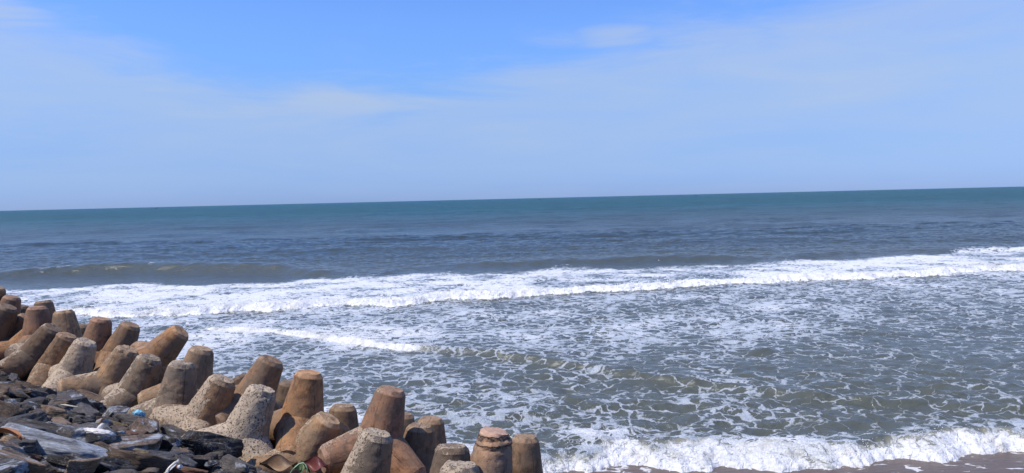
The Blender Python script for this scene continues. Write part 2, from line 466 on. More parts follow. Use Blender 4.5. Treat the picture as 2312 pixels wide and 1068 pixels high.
def m_sea(t):
    geo = t.n('ShaderNodeNewGeometry')
    p = t.n('ShaderNodeTexCoord').outputs['Object']
    sp = t.n('ShaderNodeSeparateXYZ', {0: p}).outputs
    flat = t.n('ShaderNodeCombineXYZ', {0: sp[0], 1: sp[1], 2: 0.0}).outputs[0]
    foam = t.n('ShaderNodeAttribute', None, attribute_name='foam').outputs['Fac']
    froth = t.n('ShaderNodeAttribute', None, attribute_name='froth').outputs['Fac']
    # silt near the shore, clear green-blue water far out
    off = t.m('ADD', sp[1], t.m('MULTIPLY', t.noise(t.vscale(flat, (0.02, 0.05, 1)), 1.0, 3), 40))
    k1 = t.ss(off, 50, 130)
    k2 = t.ss(off, 110, 420)
    body = t.mix(k1, (0.084, 0.092, 0.076), (0.045, 0.062, 0.062))
    body = t.mix(k2, body, (0.007, 0.078, 0.090))
    patchy = t.m('ADD', t.m('MULTIPLY', t.noise(t.vscale(flat, (0.010, 0.022, 1)), 1.0, 6, 0.68), 0.45), t.m('MULTIPLY', t.noise(t.vscale(flat, (0.09, 0.035, 1)), 1.0, 5, 0.72), 0.55))
    body = t.mix(t.m('MULTIPLY', t.ss(patchy, 0.43, 0.58), t.ss(sp[1], 60, 140)), body, t.mix(1.0, body, (0.72, 0.66, 0.62), 'MULTIPLY'))
    body = t.mix(t.ss(froth, 0.02, 0.6, 0, 0.85), body, (0.25, 0.245, 0.19))
    # lace
    dn = t.noise(flat, 0.75, 4, 0.55, out='Color')
    dv = t.n('ShaderNodeVectorMath', {0: dn, 'Scale': 1.5}, operation='SCALE').outputs[0]
    dn2 = t.noise(flat, 3.2, 3, 0.6, out='Color')
    dv2 = t.n('ShaderNodeVectorMath', {0: dn2, 'Scale': 0.30}, operation='SCALE').outputs[0]
    base = t.n('ShaderNodeVectorMath', {0: flat, 1: dv}, operation='ADD').outputs[0]
    base = t.n('ShaderNodeVectorMath', {0: base, 1: dv2}, operation='ADD').outputs[0]
    st = t.vscale(base, (1.05, 1.35, 1))
    v1 = t.n('ShaderNodeTexVoronoi', {'Vector': st, 'Scale': 1.45}, feature='DISTANCE_TO_EDGE').outputs[0]
    v2 = t.n('ShaderNodeTexVoronoi', {'Vector': st, 'Scale': 3.5}, feature='DISTANCE_TO_EDGE').outputs[0]
    v3 = t.n('ShaderNodeTexVoronoi', {'Vector': st, 'Scale': 9.0}, feature='DISTANCE_TO_EDGE').outputs[0]
    pn = t.noise(flat, 1.4, 4, 0.6)
    pn2 = t.noise(flat, 0.5, 3, 0.5)
    dens = t.m('ADD', foam, t.m('MULTIPLY', t.m('SUBTRACT', t.m('ADD', pn, pn2), 1.0), 0.60))
    th1 = t.ss(dens, 0.05, 1.2, 0.0, 0.34)
    th1 = t.m('MULTIPLY', th1, t.ss(t.noise(flat, 2.3, 3, 0.6), 0.34, 0.56, 0.40, 1.2))
    th2 = t.ss(dens, 0.28, 1.2, 0.0, 0.34)
    th3 = t.ss(dens, 0.45, 1.25, 0.0, 0.34)
    def soft(v, th, wdt):
        return t.m('DIVIDE', t.m('SUBTRACT', th, v), wdt, clamp=True)
    lace = t.m('MAXIMUM', soft(v1, th1, 0.045), soft(v2, th2, 0.065))
    lace = t.m('MAXIMUM', lace, soft(v3, th3, 0.10))
    grain = t.noise(flat, 26, 3, 0.7)
    thin = t.noise(t.vscale(flat, (1.0, 1.5, 1)), 2.1, 5, 0.62, 0.5)
    lace = t.m('MULTIPLY', lace, t.ss(grain, 0.28, 0.58, 0.50, 1.0), clamp=True)
    lace = t.m('MULTIPLY', lace, t.ss(t.m('ADD', thin, t.m('MULTIPLY', foam, 0.35)), 0.46, 0.72, 0.50, 1.0), clamp=True)
    holes = t.noise(t.vscale(p, (1, 1, 2.0)), 5.5, 5, 0.65)
    fro = t.m('MULTIPLY', t.ss(t.m('ADD', froth, t.m('MULTIPLY', t.m('SUBTRACT', holes, 0.5), 2.4)), 0.42, 0.70), t.ss(froth, 0.03, 0.12), clamp=True)
    whole = t.m('MAXIMUM', t.m('MULTIPLY', lace, t.ss(foam, 0.48, 0.64, 0.82, 1.0)), fro, clamp=True)
    # ripples, stretched along the crests, in three sizes
    rp = t.vscale(flat, (0.55, 1.0, 1))
    r1 = t.noise(rp, 1.1, 6, 0.62)
    r2 = t.noise(rp, 5.0, 5, 0.62)
    r3 = t.noise(t.vscale(flat, (0.12, 0.3, 1)), 1.0, 5, 0.65)
    far = t.ss(sp[1], 45, 200)
    hgt = t.m('ADD', t.m('MULTIPLY', r1, 0.30), t.m('MULTIPLY', r2, 0.075))
    hgt = t.m('ADD', hgt, t.m('MULTIPLY', t.m('MULTIPLY', r3, far), 2.6))
    r4 = t.noise(t.vscale(flat, (0.03, 0.06, 1)), 1.0, 7, 0.72)
    hgt = t.m('ADD', hgt, t.m('MULTIPLY', t.m('MULTIPLY', r4, t.ss(sp[1], 70, 500)), 12.0))
    hgt = t.m('ADD', hgt, t.m('MULTIPLY', lace, 0.02))
    bump = t.n('ShaderNodeBump', {'Height': hgt, 'Strength': 1.0, 'Distance': 0.55}).outputs[0]
    fb = t.n('ShaderNodeBump', {'Height': t.m('ADD', t.noise(p, 7, 6, 0.7), t.m('MULTIPLY', lace, 0.3)), 'Strength': 0.9, 'Distance': 0.12}).outputs[0]
    wat = t.n('ShaderNodeBsdfPrincipled', {'Base Color': body, 'Roughness': t.fmix(far, 0.15, 0.30), 'IOR': 1.33, 'Specular IOR Level': t.m('MULTIPLY', t.ss(sp[1], 55, 500, 0.5, 0.17), t.ss(patchy, 0.40, 0.60, 1.3, 0.6)), 'Normal': bump}).outputs[0]
    warm = t.noise(t.vscale(p, (1, 1, 1.5)), 1.7, 4, 0.6)
    fcol = t.mix(t.ss(warm, 0.50, 0.72, 0.0, 0.60), (0.84, 0.85, 0.87), (0.60, 0.565, 0.48))
    fcol = t.mix(t.ss(t.m('ADD', froth, t.m('MULTIPLY', t.m('SUBTRACT', warm, 0.5), 1.2)), 0.25, 0.85, 0.85, 0.0), fcol, (0.40, 0.39, 0.30))
    fcol = t.mix(fro, t.mix(t.ss(foam, 0.55, 0.75), (0.60, 0.66, 0.74), (0.84, 0.86, 0.88)), fcol)
    fbs = t.n('ShaderNodeBsdfPrincipled', {'Base Color': fcol, 'Roughness': 0.7, 'Normal': fb, 'Specular IOR Level': 0.25}).outputs[0]
    mx = t.n('ShaderNodeMixShader', {0: whole, 1: wat, 2: fbs}).outputs[0]
    t.n('ShaderNodeOutputMaterial', {'Surface': mx})


def build_sea():
    ys = [11.5]
    while ys[-1] < 120:
        y = ys[-1]
        if y < 17.5: d = 0.035
        elif y < 31: d = 0.035 + (y - 17.5) * 0.0022
        elif y < 48: d = 0.075
        elif y < 72: d = 0.11
        else: d = 0.11 + (y - 72) * 0.008
        ys.append(y + d)
    while ys[-1] < 90000:
        ys.append(ys[-1] * 1.035)
    ys = np.array(ys)
    u = np.linspace(-1, 1, 760)
    u = u * 0.80 + 0.12 * u ** 5
    apex = -3.0
    X = u[None, :] * (ys[:, None] - apex)
    Y = np.repeat(ys[:, None], len(u), 1)
    Z, foam, froth = sea_fields(X, Y)
    me = np_mesh('sea', np.stack([X, Y, Z], -1).reshape(-1, 3), grid_faces(*X.shape))
    for nm, arr in (('foam', foam), ('froth', froth)):
        a = me.attributes.new(nm, 'FLOAT', 'POINT')
        a.data.foreach_set('value', arr.astype(np.float32).ravel())
    tag(link('sea', me, mat('sea_water', m_sea)), kind='structure')


build_sea()


def build_spray():
    g = np.random.default_rng(3)
    v, f = ico(1)
    V, Fc = [], []
    off = 0
    for (L, cnt, x0, x1, up, r0, r1, sd) in ((L3, 2400, -1.5, 13.0, 0.24, 0.004, 0.010, 5), (L1, 2600, -26, 36, 0.35, 0.012, 0.035, 4), (L2, 500, -12, -1, 0.22, 0.008, 0.022, 4)):
        xs = g.uniform(x0, x1, cnt)
        xs = xs + 0.25 * np.sin(xs * 3.1) + 0.15 * np.sin(xs * 7.7 + 1)
        Y0 = smooth_line(xs, L)
        ys = Y0 + g.normal(0.15, 0.35, cnt)
        Z, fo, fr = sea_fields(xs, ys)
        hh = g.exponential(up * 0.33, cnt)
        burst = np.clip(0.5 + fbm(xs * 0.9, xs * 0, octv=3, seed=40 + sd), 0.05, 2)
        zz = Z + hh * burst
        rr = g.uniform(r0, r1, cnt)
        ok = fr > 0.15
        for x, y, z, r in zip(xs[ok], ys[ok], zz[ok], rr[ok]):
            V.append(v * r * g.uniform(0.6, 1.4, 3) + (x, y, z)); Fc.append(f + off); off += len(v)
    def b(t):
        bs = t.n('ShaderNodeBsdfPrincipled', {'Base Color': (0.85, 0.86, 0.88, 1), 'Roughness': 0.5})
        t.n('ShaderNodeOutputMaterial', {'Surface': bs.outputs[0]})
    tag(link('sea_spray', np_mesh('sea_spray', np.concatenate(V), np.concatenate(Fc)), mat('spray', b)), 'white drops thrown up along the breaking waves', 'spray', kind='stuff')


build_spray()

# ------------------------------------------------------------------ concrete tetrapods
LEG, R_TIP, R_ROOT = 0.96, 0.25, 0.41


def leg_mesh(name, seed, rough=0.0, chip=0.0, broken=False):
    nseg = 60
    prof = [(0.0, 0.0), (0.0, R_ROOT * 0.6), (0.0, R_ROOT)]
    nst = 34
    for i in range(1, nst + 1):
        z = (LEG - 0.075) * i / nst
        prof.append((z, R_ROOT + (R_TIP - R_ROOT) * z / (LEG - 0.075)))
    prof += [(LEG - 0.050, R_TIP - 0.020), (LEG - 0.025, R_TIP - 0.040), (LEG, R_TIP - 0.060),
             (LEG, 0.13), (LEG, 0.06), (LEG, 0.0)]
    pr = np.array(prof)
    th = np.linspace(0, 2 * math.pi, nseg, endpoint=False)
    Zr = np.repeat(pr[:, 0][:, None], nseg, 1)
    Rr = np.repeat(pr[:, 1][:, None], nseg, 1)
    T = np.repeat(th[None, :], len(pr), 0)
    X, Y, Z = Rr * np.cos(T), Rr * np.sin(T), Zr.copy()
    o = seed * 7.7
    low = fbm(X * 2.5 + o, Y * 2.5, Z * 2.5, octv=2, seed=seed)
    hi = fbm(X * 13 + o, Y * 13, Z * 13, octv=3, seed=seed + 5)
    amp = 0.006 * low + (0.0015 + 0.007 * rough) * hi
    rim = np.exp(-((Z - (LEG - 0.05)) / 0.05) ** 2)
    bite = sstep(fbm(X * 6 + o, Y * 6, Z * 6, octv=3, seed=seed + 9), 0.15, 0.8)
    amp = amp - chip * 0.05 * rim * bite
    Z = Z + np.where(Zr > LEG - 0.08, (0.003 + 0.006 * rough) * hi - chip * 0.025 * bite, 0)
    if broken:
        band = LEG - 0.20 + 0.035 * np.sin(T + 0.6) + 0.02 * fbm(np.cos(T) * 3, np.sin(T) * 3, octv=3, seed=3)
        amp = amp - 0.030 * np.exp(-((Z - band) / 0.014) ** 2) + 0.004 * hi
        b2 = band + 0.13
        amp = amp - 0.016 * np.exp(-((Z - b2) / 0.022) ** 2)
        Z = Z + np.where(Zr > LEG - 0.08, 0.03 * np.cos(T + 2.5) * Rr / R_TIP + 0.01 * hi, 0)
    k = (Rr + amp * (Rr > 0.02)) / np.maximum(Rr, 1e-6)
    k = np.where(Rr > 0.02, k, 0)
    X, Y = X * k, Y * k
    V = np.stack([X, Y, Z], -1).reshape(-1, 3)
    nr = len(pr)
    i = np.arange(nr - 1)[:, None] * nseg
    j = np.arange(nseg)[None, :]
    jn = (j + 1) % nseg
    Fc = np.stack([i + j, i + jn, i + nseg + jn, i + nseg + j], -1).reshape(-1, 4)
    me = np_mesh(name, V, Fc)
    ev = np.empty(len(me.edges) * 2, dtype=np.int32)
    me.edges.foreach_get('vertices', ev)
    ev = ev.reshape(-1, 2) // nseg
    sharp = (ev[:, 0] == ev[:, 1]) & np.isin(ev[:, 0], (nst + 2, nst + 5))
    a = me.attributes.new('sharp_edge', 'BOOLEAN', 'EDGE')
    a.data.foreach_set('value', sharp)
    return me


def m_concrete(crack=False):
    def build(t):
        info = t.n('ShaderNodeObjectInfo')
        oc = t.n('ShaderNodeTexCoord').outputs['Object']
        rnd = t.n('ShaderNodeVectorMath', {0: (31.0, 17.0, 9.0), 'Scale': info.outputs['Random']}, operation='SCALE').outputs[0]
        p = t.n('ShaderNodeVectorMath', {0: oc, 1: rnd}, operation='ADD').outputs[0]
        wear = info.outputs['Alpha']
        nz = t.n('ShaderNodeSeparateXYZ', {0: t.n('ShaderNodeNewGeometry').outputs['Normal']}).outputs
        # stain clouds
        a = t.noise(p, 2.3, 6, 0.62, 0.4)
        b = t.noise(p, 6.5, 5, 0.65)
        base = t.mix(t.ss(a, 0.35, 0.68), info.outputs['Color'], t.mix(1.0, info.outputs['Color'], (1.45, 1.28, 1.08), 'MULTIPLY'))
        base = t.mix(t.ss(b, 0.48, 0.66, 0, 0.75), base, t.mix(1.0, info.outputs['Color'], (0.52, 0.47, 0.44), 'MULTIPLY'))
        # splotches with a ragged edge
        sp_ = t.noise(p, 11, 5, 0.7, 0.8)
        patch = t.noise(p, 1.7, 3)
        base = t.mix(t.m('MULTIPLY', t.ss(sp_, 0.53, 0.60), t.ss(patch, 0.46, 0.60, 0, 0.55)), base, t.mix(1.0, info.outputs['Color'], (1.75, 1.6, 1.42), 'MULTIPLY'))
        # grey-brown weathering and pale salt on the caps
        gw = t.noise(p, 1.3, 4, 0.6)
        base = t.mix(t.ss(gw, 0.42, 0.66, 0, 0.6), base, (0.150, 0.118, 0.090))
        oz = t.n('ShaderNodeSeparateXYZ', {0: oc}).outputs[2]
        salt = t.m('MULTIPLY', t.ss(oz, LEG - 0.075, LEG - 0.05), t.ss(t.noise(p, 8, 5, 0.7), 0.36, 0.60, 0, 0.75))
        base = t.mix(salt, base, t.mix(1.0, info.outputs['Color'], (1.9, 2.0, 2.1), 'MULTIPLY'))
        drip = t.noise(t.vscale(p, (7, 7, 0.9)), 1.5, 5, 0.7)
        base = t.mix(t.ss(drip, 0.54, 0.66, 0, 0.5), base, t.mix(1.0, base, (0.45, 0.42, 0.42), 'MULTIPLY'))
        # fine grains
        g = t.noise(p, 55, 4, 0.75)
        base = t.mix(0.85, base, t.mix(1.0, base, t.mix(g, (0.55, 0.55, 0.55), (1.45, 1.45, 1.45)), 'MULTIPLY'))
        # weather-worn, pitted skin where the rain falls on it
        up = t.m('ADD', t.m('MULTIPLY', nz[2], 0.55), t.m('MULTIPLY', nz[0], -0.25))
        wn = t.m('ADD', t.m('ADD', up, t.m('MULTIPLY', t.noise(p, 3.0, 5, 0.65), 0.9)), t.m('MULTIPLY', wear, 0.95))
        wn = t.m('ADD', wn, t.m('MULTIPLY', t.m('SUBTRACT', t.noise(p, 22, 4, 0.75), 0.5), 0.8))
        worn = t.m('MULTIPLY', t.ss(wn, 1.10, 1.25), t.ss(wear, 0.02, 0.25))
        vo = t.n('ShaderNodeTexVoronoi', {'Vector': t.n('ShaderNodeVectorMath', {0: p, 1: t.n('ShaderNodeVectorMath', {0: t.noise(p, 9, 2, out='Color'), 'Scale': 0.09}, operation='SCALE').outputs[0]}, operation='ADD').outputs[0], 'Scale': 25.0}, feature='F1').outputs[0]
        pitn = t.noise(p, 30, 3, 0.6)
        pitw = t.noise(t.vscale(p, (1, 1, 0.7)), 26, 4, 0.75, 0.8)
        pit = t.m('MAXIMUM', t.m('MULTIPLY', t.ss(vo, 0.12, 0.34, 1, 0), t.ss(pitn, 0.44, 0.58)), t.ss(pitw, 0.57, 0.66), clamp=True)
        crust = t.mix(t.noise(p, 18, 3), t.mix(0.4, (0.36, 0.26, 0.17), info.outputs['Color']), (0.53, 0.43, 0.32))
        crust = t.mix(t.m('MULTIPLY', pit, 0.92), crust, (0.075, 0.053, 0.040))
        base = t.mix(t.m('MULTIPLY', worn, 0.88), base, crust)
        # a few dark pores everywhere
        vp = t.n('ShaderNodeTexVoronoi', {'Vector': p, 'Scale': 13.0}, feature='F1').outputs[0]
        pore = t.ss(vp, 0.05, 0.11, 1, 0)
        base = t.mix(t.m('MULTIPLY', pore, 0.75), base, (0.05, 0.035, 0.028))
        # mould seam: two thin lines down opposite sides
        so = t.n('ShaderNodeSeparateXYZ', {0: oc}).outputs
        wv = t.m('MULTIPLY', t.m('SUBTRACT', t.noise(oc, 5, 3), 0.5), 0.03)
        seam = t.ss(t.m('ABSOLUTE', t.m('ADD', so[1], wv)), 0.0015, 0.006, 1, 0)
        seam = t.m('MULTIPLY', seam, t.ss(t.noise(p, 3.3, 2), 0.42, 0.55))
        base = t.mix(t.m('MULTIPLY', seam, 0.65), base, (0.05, 0.035, 0.025))
        # black algae and soot drips
        dn = t.noise(t.vscale(p, (5, 5, 1.1)), 1.3, 5, 0.65)
        base = t.mix(t.m('MULTIPLY', t.ss(dn, 0.60, 0.70), 0.55), base, (0.045, 0.038, 0.034))
        wz = t.n('ShaderNodeSeparateXYZ', {0: t.n('ShaderNodeNewGeometry').outputs['Position']}).outputs[2]
        wetn = t.m('ADD', wz, t.m('MULTIPLY', t.m('SUBTRACT', t.noise(p, 3, 4), 0.5), 1.2))
        wet = t.ss(wetn, 0.45, 0.95, 1, 0)
        base = t.mix(t.m('MULTIPLY', wet, 0.75), base, t.mix(1.0, base, (0.34, 0.36, 0.32), 'MULTIPLY'))
        hgt = t.m('ADD', t.m('MULTIPLY', b, 0.5), t.m('MULTIPLY', g, 0.14))
        hgt = t.m('SUBTRACT', hgt, t.m('MULTIPLY', t.m('MULTIPLY', pit, worn), 1.3))
        hgt = t.m('ADD', hgt, t.m('MULTIPLY', worn, 0.30))
        hgt = t.m('SUBTRACT', hgt, t.m('ADD', t.m('MULTIPLY', seam, 0.5), t.m('MULTIPLY', pore, 0.5)))
        if crack:
            c1 = t.m('ADD', so[2], t.m('MULTIPLY', t.m('SUBTRACT', t.noise(oc, 9, 4, 0.7), 0.5), 0.10))
            c1 = t.m('ADD', c1, t.m('MULTIPLY', so[0], -0.16))
            k = t.m('MAXIMUM', t.ss(t.m('ABSOLUTE', t.m('SUBTRACT', c1, LEG - 0.195)), 0.006, 0.018, 1, 0), t.ss(t.m('ABSOLUTE', t.m('SUBTRACT', c1, LEG - 0.085)), 0.022, 0.042, 1, 0))
            base = t.mix(t.m('MULTIPLY', k, t.ss(t.noise(oc, 12, 4, 0.7), 0.36, 0.56, 0.25, 0.9)), base, (0.03, 0.024, 0.022))
            capm = t.ss(so[2], LEG - 0.05, LEG - 0.02)
            base = t.mix(t.m('MULTIPLY', capm, 0.6), base, (0.42, 0.27, 0.21))
            hgt = t.m('SUBTRACT', hgt, k)
        bump = t.n('ShaderNodeBump', {'Height': hgt, 'Strength': 1.0, 'Distance': 0.03}).outputs[0]
        bs = t.n('ShaderNodeBsdfPrincipled', {'Base Color': base, 'Roughness': t.fmix(wet, 0.88, 0.45), 'Normal': bump, 'Specular IOR Level': 0.25})
        t.n('ShaderNodeOutputMaterial', {'Surface': bs.outputs[0]})
    return build


M_CONC = mat('weathered_concrete', m_concrete())
M_CRACK = mat('cracked_concrete', m_concrete(True))
SMOOTH = [leg_mesh('smooth_leg', s, 0.1, 0.25) for s in (1, 2, 3)]
ROUGH = [leg_mesh('pitted_leg', s, 1.0, 1.0) for s in (11, 12, 13, 14)]
for m_ in SMOOTH + ROUGH: m_.materials.append(M_CONC)
BROKEN = leg_mesh('broken_leg', 21, 0.7, 0.6, True)
BROKEN.materials.append(M_CRACK)

TET = [Vector((0, 0, 1))]
for k in range(3):
    a = k * 2 * math.pi / 3
    TET.append(Vector((math.sqrt(8) / 3 * math.cos(a), math.sqrt(8) / 3 * math.sin(a), -1 / 3)))

# colours (linear albedo), alpha = how worn and pitted
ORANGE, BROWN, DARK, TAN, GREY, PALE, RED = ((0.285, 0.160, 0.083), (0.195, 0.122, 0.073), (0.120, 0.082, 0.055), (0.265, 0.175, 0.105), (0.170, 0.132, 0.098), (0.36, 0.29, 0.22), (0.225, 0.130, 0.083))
GROUP = 'concrete tetrapods piled along the water edge'


QR = np.random.default_rng(4).normal(size=(60000, 4))
QR /= np.linalg.norm(QR, axis=1)[:, None]
_w, _x, _y, _z = QR.T
ROT = np.stack([np.stack([1 - 2 * (_y * _y + _z * _z), 2 * (_x * _y - _w * _z), 2 * (_x * _z + _w * _y)], -1),
                np.stack([2 * (_x * _y + _w * _z), 1 - 2 * (_x * _x + _z * _z), 2 * (_y * _z - _w * _x)], -1),
                np.stack([2 * (_x * _z - _w * _y), 2 * (_y * _z + _w * _x), 1 - 2 * (_x * _x + _y * _y)], -1)], 1)
BASIS = np.array([Rv[:], Uv[:], Fv[:]])


def px_np(P):
    q = (P - np.array(CAM)) @ BASIS.T
    return np.stack([PW / 2 + F_PX * q[..., 0] / q[..., 2], PH / 2 - F_PX * q[..., 1] / q[..., 2]], -1)


def tetrapod(label, tip, wpx, ctr, second, colour, wear, third=None, broken=False, back=0.05, away=0.0):
    """pose the block so that its main leg ends at the tip and its other legs point as seen"""
    depth = F_PX * 0.5 / wpx
    T = np.array(at_depth(tip[0], tip[1], depth))
    L = np.array([t[:] for t in TET])
    legs = ROT @ L.T                                  # n,3,4
    Cn = T[None, :] - legs[:, :, 0] * LEG
    cp = px_np(Cn)
    h = np.array(ctr, float) - np.array(tip)
    h /= np.linalg.norm(h)
    e = cp - np.array(tip)
    cost = 1.6 * np.abs(e[:, 0] * h[1] - e[:, 1] * h[0]) + 0.3 * np.linalg.norm(cp - np.array(ctr), axis=1)
    tips = Cn[:, :, None] + legs[:, :, 1:] * LEG
    tp = px_np(tips.transpose(0, 2, 1))
    d2 = np.linalg.norm(tp - np.array(second), axis=2)
    if third is None:
        cost = cost + (d2 - away * legs[:, 1, 1:]).min(1)
    else:
        d3 = np.linalg.norm(tp - np.array(third[:2]), axis=2)
        comb = np.stack([d2[:, i] + d3[:, j] for i in range(3) for j in range(3) if i != j], 1)
        cost = cost + comb.min(1)
    up = legs[:, 2, 0]
    cost = cost + 200 * np.maximum(0, 0.45 - up) + 170 * np.abs(legs[:, 1, 0] - back)
    cost = cost + 250 * np.maximum(0, legs[:, 2, 1:] - 0.12).max(1)
    i = int(np.argmin(cost))
    root = empty('tetrapod', Cn[i])
    root.rotation_euler = Matrix([list(r) for r in ROT[i]]).to_euler()
    root_cost[label] = float(cost[i])
    tag(root, label, 'tetrapod', GROUP)
    pool = ROUGH if wear > 0.22 else SMOOTH
    for j in range(4):
        me = BROKEN if (broken and j == 0) else random.choice(pool)
        o = link('leg', me, None, root)
        o.rotation_euler = (Vector((0, 0, 1)).rotation_difference(TET[j]).to_matrix() @ Matrix.Rotation(random.uniform(0, 6.28), 3, 'Z')).to_euler()
        f = random.uniform(0.93, 1.07)
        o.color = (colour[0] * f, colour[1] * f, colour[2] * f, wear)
    return root


root_cost = {}


def build_tetrapods():
    t = tetrapod
    # seaward row, far to near
    t('brown tetrapod cut off by the left edge of the picture, farthest along the row', (-6, 648), 37, (-28, 725), (-80, 740), BROWN, 0.1)
    t('reddish brown tetrapod with a rounded tip against the foam, at the far left', (28, 669), 37, (2, 735), (-60, 745), RED, 0.1)
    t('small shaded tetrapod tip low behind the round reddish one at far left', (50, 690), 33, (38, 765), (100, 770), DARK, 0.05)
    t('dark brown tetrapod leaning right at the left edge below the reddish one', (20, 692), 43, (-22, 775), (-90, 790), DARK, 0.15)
    t('brown tetrapod tip peeping from behind the broad upright reddish one', (98, 679), 37, (104, 762), (140, 770), BROWN, 0.05)
    t('upright reddish tetrapod with a smooth flat top, first full one from the left', (84, 692), 43, (88, 785), (50, 800), RED, 0.08)
    t('brown tetrapod leaning right, squeezed between the dark one and the upright reddish one', (64, 716), 42, (16, 785), (-50, 790), BROWN, 0.1)
    t('orange brown tetrapod leaning right with its left leg in sunlight, behind the angular capped one', (92, 737), 43, (40, 790), (-30, 790), ORANGE, 0.1)
    t('tan tetrapod with a wide smooth upright leg and sand coloured cap', (143, 701), 43, (152, 795), (215, 775), TAN, 0.12)
    t('low dark tetrapod tip almost hidden behind two tan ones at the water', (186, 733), 38, (185, 800), (240, 815), DARK, 0.05)
    t('smooth brown tetrapod with a chamfered cap, right of the sand coloured one', (230, 719), 45, (203, 812), (228, 815), RED, 0.08)
    t('brown tetrapod leaning right with a dark seam down its leg', (297, 732), 45, (258, 805), (238, 830), BROWN, 0.12, third=(195, 790))
    t('orange tetrapod tilted far right with its cap facing the sea', (410, 747), 49, (350, 810), (285, 800), ORANGE, 0.15, third=(350, 862))
    t('smooth dull tan tetrapod with a domed tip and a level leg whose end faces left', (457, 786), 55, (434, 875), (448, 895), TAN, 0.1, third=(325, 862))
    t('dark wet tetrapod leg poking up left of the tall leaning brown one', (532, 852), 50, (570, 925), (620, 960), DARK, 0.05)
    t('tall leaning brown tetrapod with a pale round cap, open water behind it', (616, 811), 60, (568, 905), (500, 925), BROWN, 0.08)
    t('dark tetrapod tip in the gap between the two tall brown ones', (655, 862), 48, (640, 960), (700, 990), DARK, 0.05)
    t('tall upright orange tetrapod with a round front leg turned to the viewer', (698, 840), 64, (684, 945), (660, 1015), ORANGE, 0.1)
    t('short dark topped tetrapod standing right of the tall orange one', (775, 915), 60, (772, 1048), (850, 1060), BROWN, 0.2)
    t('tall tetrapod with a flat pinkish cap and peeling blotches down its leg', (885, 877), 68, (856, 998), (724, 1028), RED, 0.22, third=(950, 1090))
    t('thin dark edge of a tetrapod showing right of the pink capped one', (910, 934), 52, (905, 1050), (850, 1090), BROWN, 0.1)
    t('brown tetrapod behind, with a rounded worn top touching the front twin', (973, 944), 60, (965, 1075), (1050, 1120), BROWN, 0.12)
    t('brown tetrapod with shell crusted rim in front of its rounded twin', (949, 960), 65, (938, 1108), (870, 1160), BROWN, 0.22)
    t('dark stumpy tetrapod with a low domed top left of the cracked one', (1021, 1006), 79, (1016, 1185), (940, 1230), DARK, 0.25)
    t('salmon tetrapod with a broken top split by black cracks', (1120, 972), 76, (1090, 1130), (1000, 1190), (0.34, 0.225, 0.155), 0.1, broken=True)
    t('brown tetrapod nearest the shore break, last one on the right', (1186, 985), 62, (1180, 1125), (1240, 1180), BROWN, 0.15)
    t('speckled grey tetrapod tip cut off by the bottom edge of the picture', (1041, 1047), 88, (1020, 1245), (900, 1280), GREY, 0.5)
    # landward row
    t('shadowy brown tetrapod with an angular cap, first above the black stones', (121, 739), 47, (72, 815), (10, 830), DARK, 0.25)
    t('brown mossy tetrapod leaning right with a long low left leg', (154, 756), 47, (116, 828), (42, 832), BROWN, 0.25)
    t('whitish tetrapod leaning right, second palest of the row', (196, 769), 48, (156, 848), (98, 856), PALE, 0.50)
    t('pinkish brown tetrapod with a worn cap and a seam along its bent body', (291, 787), 52, (248, 866), (172, 862), TAN, 0.24, third=(264, 896))
    t('small pitted tetrapod wedged between two larger brown ones', (341, 806), 55, (306, 888), (250, 905), GREY, 0.36)
    t('grey brown tetrapod with a white crusted ridge and a split seam', (412, 818), 60, (397, 925), (284, 928), GREY, 0.27, third=(392, 975))
    t('tetrapod with heavily speckled upper side and dark smooth underside', (505, 854), 63, (460, 945), (356, 968), BROWN, 0.62)
    t('palest tetrapod, covered all over in tiny pits, foot on the black stones', (595, 876), 67, (555, 975), (438, 992), PALE, 1.0, third=(548, 1022))
    t('tan tetrapod leaning right with a white crusted cap, near the dead leaves', (744, 943), 67, (692, 1030), (572, 1055), TAN, 0.24)
    t('grey tetrapod with black stains down its side, nearest at the bottom', (853, 976), 76, (815, 1115), (700, 1150), GREY, 0.52)
    # the pile goes on under and behind these
    t('buried tetrapod whose leg end shows low between the pale and orange ones', (617, 985), 58, (640, 1110), (700, 1120), BROWN, 0.2)


build_tetrapods()

# ------------------------------------------------------------------ stones of the slope
ICO4, ICO3 = ico(5), ico(3)


def rock_verts(seed, flat=0.5, base=None, planes=15, sc=1.0):
    g = np.random.default_rng(seed)
    v, f = base or ICO4
    n = g.normal(size=(planes, 3))
    n /= np.linalg.norm(n, axis=1)[:, None]
    n[0] = (0.15, 0.1, 1); n[1] = (0.1, -0.1, -1)
    n /= np.linalg.norm(n, axis=1)[:, None]
    d = g.uniform(0.62, 1.0, planes)
    d[0] = 0.62
    dots = v @ n.T
    r = np.where(dots > 1e-3, d[None, :] / np.maximum(dots, 1e-3), 9).min(1)
    r = np.minimum(r, 1.35)
    P = v * r[:, None]
    o = seed * 3.1
    lay = fbm(P[:, 0] * 1.5 + o, P[:, 1] * 1.5, P[:, 2] * 9, octv=3, seed=seed)
    big = fbm(P[:, 0] * 2.5 + o, P[:, 1] * 2.5, P[:, 2] * 3, octv=3, seed=seed + 2)
    P = P * (1 + 0.045 * lay + 0.05 * big)[:, None]
    asp = g.uniform(0.55, 0.85)
    P = P * np.array([1.0, asp, flat * g.uniform(0.8, 1.25)])[None, :]
    return P * 0.5 * sc, f


